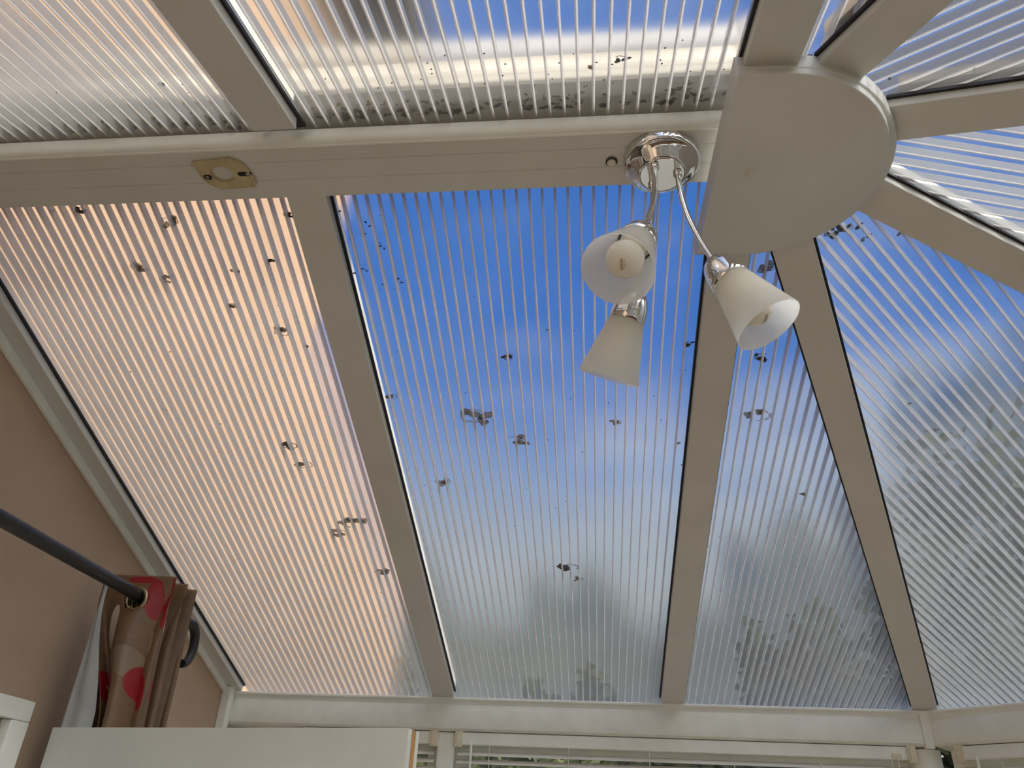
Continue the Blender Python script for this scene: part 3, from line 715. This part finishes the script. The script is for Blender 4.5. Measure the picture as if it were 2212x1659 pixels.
# ------------------------------------------------------------------ outside: ridge capping, house eave, gutter, trees
t = thing('ridge_capping', 'weathered white ridge capping outside, seen through the sheets behind the beam', 'ridge capping', (-.4, YC, 2.72))
def capprof(s): 
    return [(s * .092, 2.716), (s * .094, 2.726), (s * .080, 2.740), (s * .066, 2.748), (s * .062, 2.770), (s * .056, 2.776), (s * .056, 2.786), (s * .062, 2.792), (s * .058, 2.822), (s * .046, 2.834), (s * .030, 2.838)]
prof = capprof(-1) + capprof(1)[::-1]
prof = [(YC + a, b) for a, b in prof]
bm = BM(); prism(bm, prof, lambda p: (WALLX + .002, p[0], p[1]), lambda p: (XB - .03, p[0], p[1])); obj('capping_profile', bm, M['capping'], t)
for k in range(4):
    bm = BM(); xx = -.95 + k * .36; prism(bm, [(-.010, 2.836), (.010, 2.836), (.013, 2.852), (0, 2.868), (-.013, 2.852)], lambda p: (xx + p[0], YC - .006, p[1]), lambda p: (xx + p[0], YC + .006, p[1])); obj('crest_finial', bm, M['capping'], t)
bm = BM(); lathe(bm, [(.09, 2.722), (.088, 2.730), (.07, 2.745), (.06, 2.835), (.0, 2.845)], (XB, YC, 0), (0, 0, 1), 32, cap0=False); obj('end_boss', bm, M['capping'], t, True)

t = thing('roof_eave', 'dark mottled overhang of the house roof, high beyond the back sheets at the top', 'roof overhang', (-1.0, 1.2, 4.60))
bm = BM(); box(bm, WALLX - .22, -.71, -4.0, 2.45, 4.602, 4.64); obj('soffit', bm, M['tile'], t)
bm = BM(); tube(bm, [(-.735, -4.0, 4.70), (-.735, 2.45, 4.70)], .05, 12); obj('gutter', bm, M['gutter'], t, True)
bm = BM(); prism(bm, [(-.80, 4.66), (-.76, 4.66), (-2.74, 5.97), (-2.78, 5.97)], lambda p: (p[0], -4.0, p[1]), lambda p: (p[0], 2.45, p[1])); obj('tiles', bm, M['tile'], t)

t = thing('eaves_gutter', 'grey gutter outside along the foot of the front slope, dimly seen through the sheets', 'gutter', (0, YC + W + .15, 2.11))
bm = BM(); prof = [(.085 + .052 + .052 * math.cos(a), 2.135 + .05 * math.sin(a)) for a in [R(180 + 180 * k / 12) for k in range(13)]] + [(.085 + .100 - .052 * math.cos(a) * .93 - .048, 2.137 + .045 * math.sin(a)) for a in [R(180 + 180 * k / 12) for k in range(13)]]
prism(bm, prof, lambda p: (WALLX + .01, YC + W + p[0], p[1]), lambda p: (XB + hs + .04, YC + W + p[0], p[1])); obj('channel', bm, M['stone'], t, True)

bm = BM(); box(bm, -30, 40, -20, 45, -.6, -.10); tag(obj('ground', bm, M['grass']), 'bare garden ground outside the windows', 'ground', kind='structure')

def tree(x, y, h, r, nleaf, label, seed, low=.25):
    rnd = random.Random(seed)
    t = thing('garden_tree', label, 'tree', (x, y, -.1), 'garden trees')
    bm = BM(); tube(bm, [(x, y, -.1), (x + .05, y, h * .35), (x - .04, y + .06, h * .8)], [.10, .07, .03], 10)
    for k in range(5):
        a = k * 1.3; z0 = h * (.3 + .1 * k); tube(bm, [(x, y, z0), (x + r * .5 * math.cos(a), y + r * .5 * math.sin(a), z0 + r * .35)], [.035, .012], 8)
    obj('trunk', bm, M['bark'], t, True)
    bm = BM(); cz = h * (.5 + low / 2); rz = h - cz
    for k in range(nleaf):
        while True:
            p = Vector((rnd.uniform(-1, 1), rnd.uniform(-1, 1), rnd.uniform(-1, 1)))
            if .25 < p.length < 1 + .12 * math.sin(9 * p.x + 7 * p.z): break
        c = Vector((x + p.x * r, y + p.y * r, cz + p.z * rz)); s = rnd.uniform(.08, .17)
        a = Vector((rnd.gauss(0, 1), rnd.gauss(0, 1), rnd.gauss(0, 1))).normalized(); b = a.orthogonal().normalized()
        b = (b + a.cross(b) * rnd.uniform(-1, 1)).normalized()
        bm.faces.new([bm.verts.new(c - a * s), bm.verts.new(c + b * s * .55), bm.verts.new(c + a * s), bm.verts.new(c - b * s * .55)])
    obj('crown', bm, M['leaf'], t)
TREES = [(4.4, 8.0, 6.1, 1.8, 'tall green tree beyond the fan shaped sheet at the right edge'), (9.6, 9.0, 7.4, 1.9, 'tallest green tree, furthest right outside'), (3.2, 12.6, 5.2, 1.6, 'rounded green tree low outside, right of the corner post'),
         (-.2, 13.2, 4.3, 1.5, 'low green tree outside behind the right end of the wide blind'), (-3.4, 13.0, 4.4, 1.5, 'low green tree outside behind the middle of the wide blind'), (-6.8, 12.8, 4.3, 1.5, 'low green tree outside behind the open door')]
for i, (x_, y_, h_, r_, lb) in enumerate(TREES): tree(x_, y_, h_, r_, 8000, lb, 40 + i, -.5)

t = thing('garden_hedge', 'dense dark green hedge outside, glimpsed between the slats of the wide blind', 'hedge', (-2, 10.2, -.1))
bm = BM(); box(bm, -13.8, 2.3, 9.95, 10.45, -.1, 2.75); obj('hedge_core', bm, M['leaf'], t)
bm = BM(); rnd = random.Random(5)
for k in range(9000):
    c = Vector((rnd.uniform(-14, 2.45), rnd.choice((rnd.uniform(9.75, 10.0), rnd.uniform(9.8, 10.6))), rnd.uniform(.2, 2.95))); s_ = rnd.uniform(.06, .13)
    a = Vector((rnd.gauss(0, 1), rnd.gauss(0, 1), rnd.gauss(0, 1))).normalized(); b = a.orthogonal().normalized()
    bm.faces.new([bm.verts.new(c - a * s_), bm.verts.new(c + b * s_ * .55), bm.verts.new(c + a * s_), bm.verts.new(c - b * s_ * .55)])
obj('leaves', bm, M['leaf'], t)

# ------------------------------------------------------------------ sky and sun
SUN = Vector((.68, -.54, .52)).normalized()
wd = bpy.data.worlds.new('sky'); sc.world = wd; wd.use_nodes = True
nt = wd.node_tree; nt.nodes.clear()
out = nt.nodes.new('ShaderNodeOutputWorld'); bg = nt.nodes.new('ShaderNodeBackground')
tc = nt.nodes.new('ShaderNodeTexCoord')
sx = N(nt, 'ShaderNodeSeparateXYZ'); nt.links.new(tc.outputs['Generated'], sx.inputs[0])
grad = ramp(nt, sx.outputs['Z'], [(0.0, (.32, .34, .33)), (.19, (.37, .40, .40)), (.33, (.17, .27, .48)), (.42, (.085, .20, .50)), (.52, (.030, .138, .46)), (.80, (.034, .148, .48)), (1.0, (.03, .14, .45))])
mp = N(nt, 'ShaderNodeMapping'); mp.inputs['Scale'].default_value = (1.2, 1.2, 3.4); mp.inputs['Location'].default_value = (.35, .1, .2)
nt.links.new(tc.outputs['Generated'], mp.inputs['Vector'])
cn = N(nt, 'ShaderNodeTexNoise'); cn.inputs['Scale'].default_value = 2.1; cn.inputs['Detail'].default_value = 6; cn.inputs['Roughness'].default_value = .52
nt.links.new(mp.outputs[0], cn.inputs['Vector'])
cr = ramp(nt, cn.outputs['Fac'], [(.50, (0, 0, 0)), (.72, (.85, .85, .85))])
mx = N(nt, 'ShaderNodeMixRGB'); mx.inputs[2].default_value = (.46, .49, .52, 1)
nt.links.new(cr.outputs['Color'], mx.inputs['Fac']); nt.links.new(grad.outputs['Color'], mx.inputs[1])
# broad glow added round the sun, out of view, to brighten the eaves beam
dt = N(nt, 'ShaderNodeVectorMath', operation='DOT_PRODUCT'); dt.inputs[1].default_value = SUN; nt.links.new(tc.outputs['Generated'], dt.inputs[0])
dm = N(nt, 'ShaderNodeMath', operation='MAXIMUM'); dm.inputs[1].default_value = 0; nt.links.new(dt.outputs['Value'], dm.inputs[0])
dp = N(nt, 'ShaderNodeMath', operation='POWER'); dp.inputs[1].default_value = 5; nt.links.new(dm.outputs[0], dp.inputs[0])
gl = N(nt, 'ShaderNodeVectorMath', operation='SCALE'); gl.inputs[0].default_value = (4.2, 4.05, 3.75); nt.links.new(dp.outputs[0], gl.inputs['Scale'])
ad = N(nt, 'ShaderNodeVectorMath', operation='ADD'); nt.links.new(mx.outputs[0], ad.inputs[0]); nt.links.new(gl.outputs[0], ad.inputs[1]); mx = ad
nt.links.new(mx.outputs[0], bg.inputs['Color']); bg.inputs['Strength'].default_value = 1.0
nt.links.new(bg.outputs[0], out.inputs['Surface'])
sl = bpy.data.lights.new('sun', 'SUN'); sl.energy = 3.7; sl.angle = R(2.5); sl.color = (1, .955, .89)
so = bpy.data.objects.new('sun', sl); col.objects.link(so); so.location = (6, -4, 9)
so.rotation_euler = SUN.to_track_quat('Z', 'Y').to_euler()

# ------------------------------------------------------------------ camera
cd = bpy.data.cameras.new('camera'); co = bpy.data.objects.new('camera', cd); col.objects.link(co)
cd.sensor_fit = 'HORIZONTAL'; cd.sensor_width = 36; cd.lens = 36 * 1676.6 / 2212; cd.clip_start = .02; cd.clip_end = 300
yaw, pit, rol = -.11634, .53954, .04779
fw = Vector((math.sin(yaw) * math.cos(pit), math.cos(yaw) * math.cos(pit), math.sin(pit)))
rt = Vector((math.cos(yaw), -math.sin(yaw), 0)); up = rt.cross(fw)
rt2 = rt * math.cos(rol) + up * math.sin(rol); up2 = up * math.cos(rol) - rt * math.sin(rol)
m3 = Matrix((rt2, up2, -fw)).transposed()
co.matrix_world = Matrix.Translation((0, 0, 1.82)) @ m3.to_4x4()
sc.camera = co
sc.view_settings.view_transform = 'Standard'; sc.view_settings.look = 'None'; sc.view_settings.gamma = 1
sc.view_settings.exposure = 0.45
try: sc.view_settings.use_curve_mapping = False
except Exception: pass
sc.cycles.transparent_max_bounces = 48
sc.cycles.max_bounces = 14; sc.cycles.diffuse_bounces = 6; sc.cycles.transmission_bounces = 8
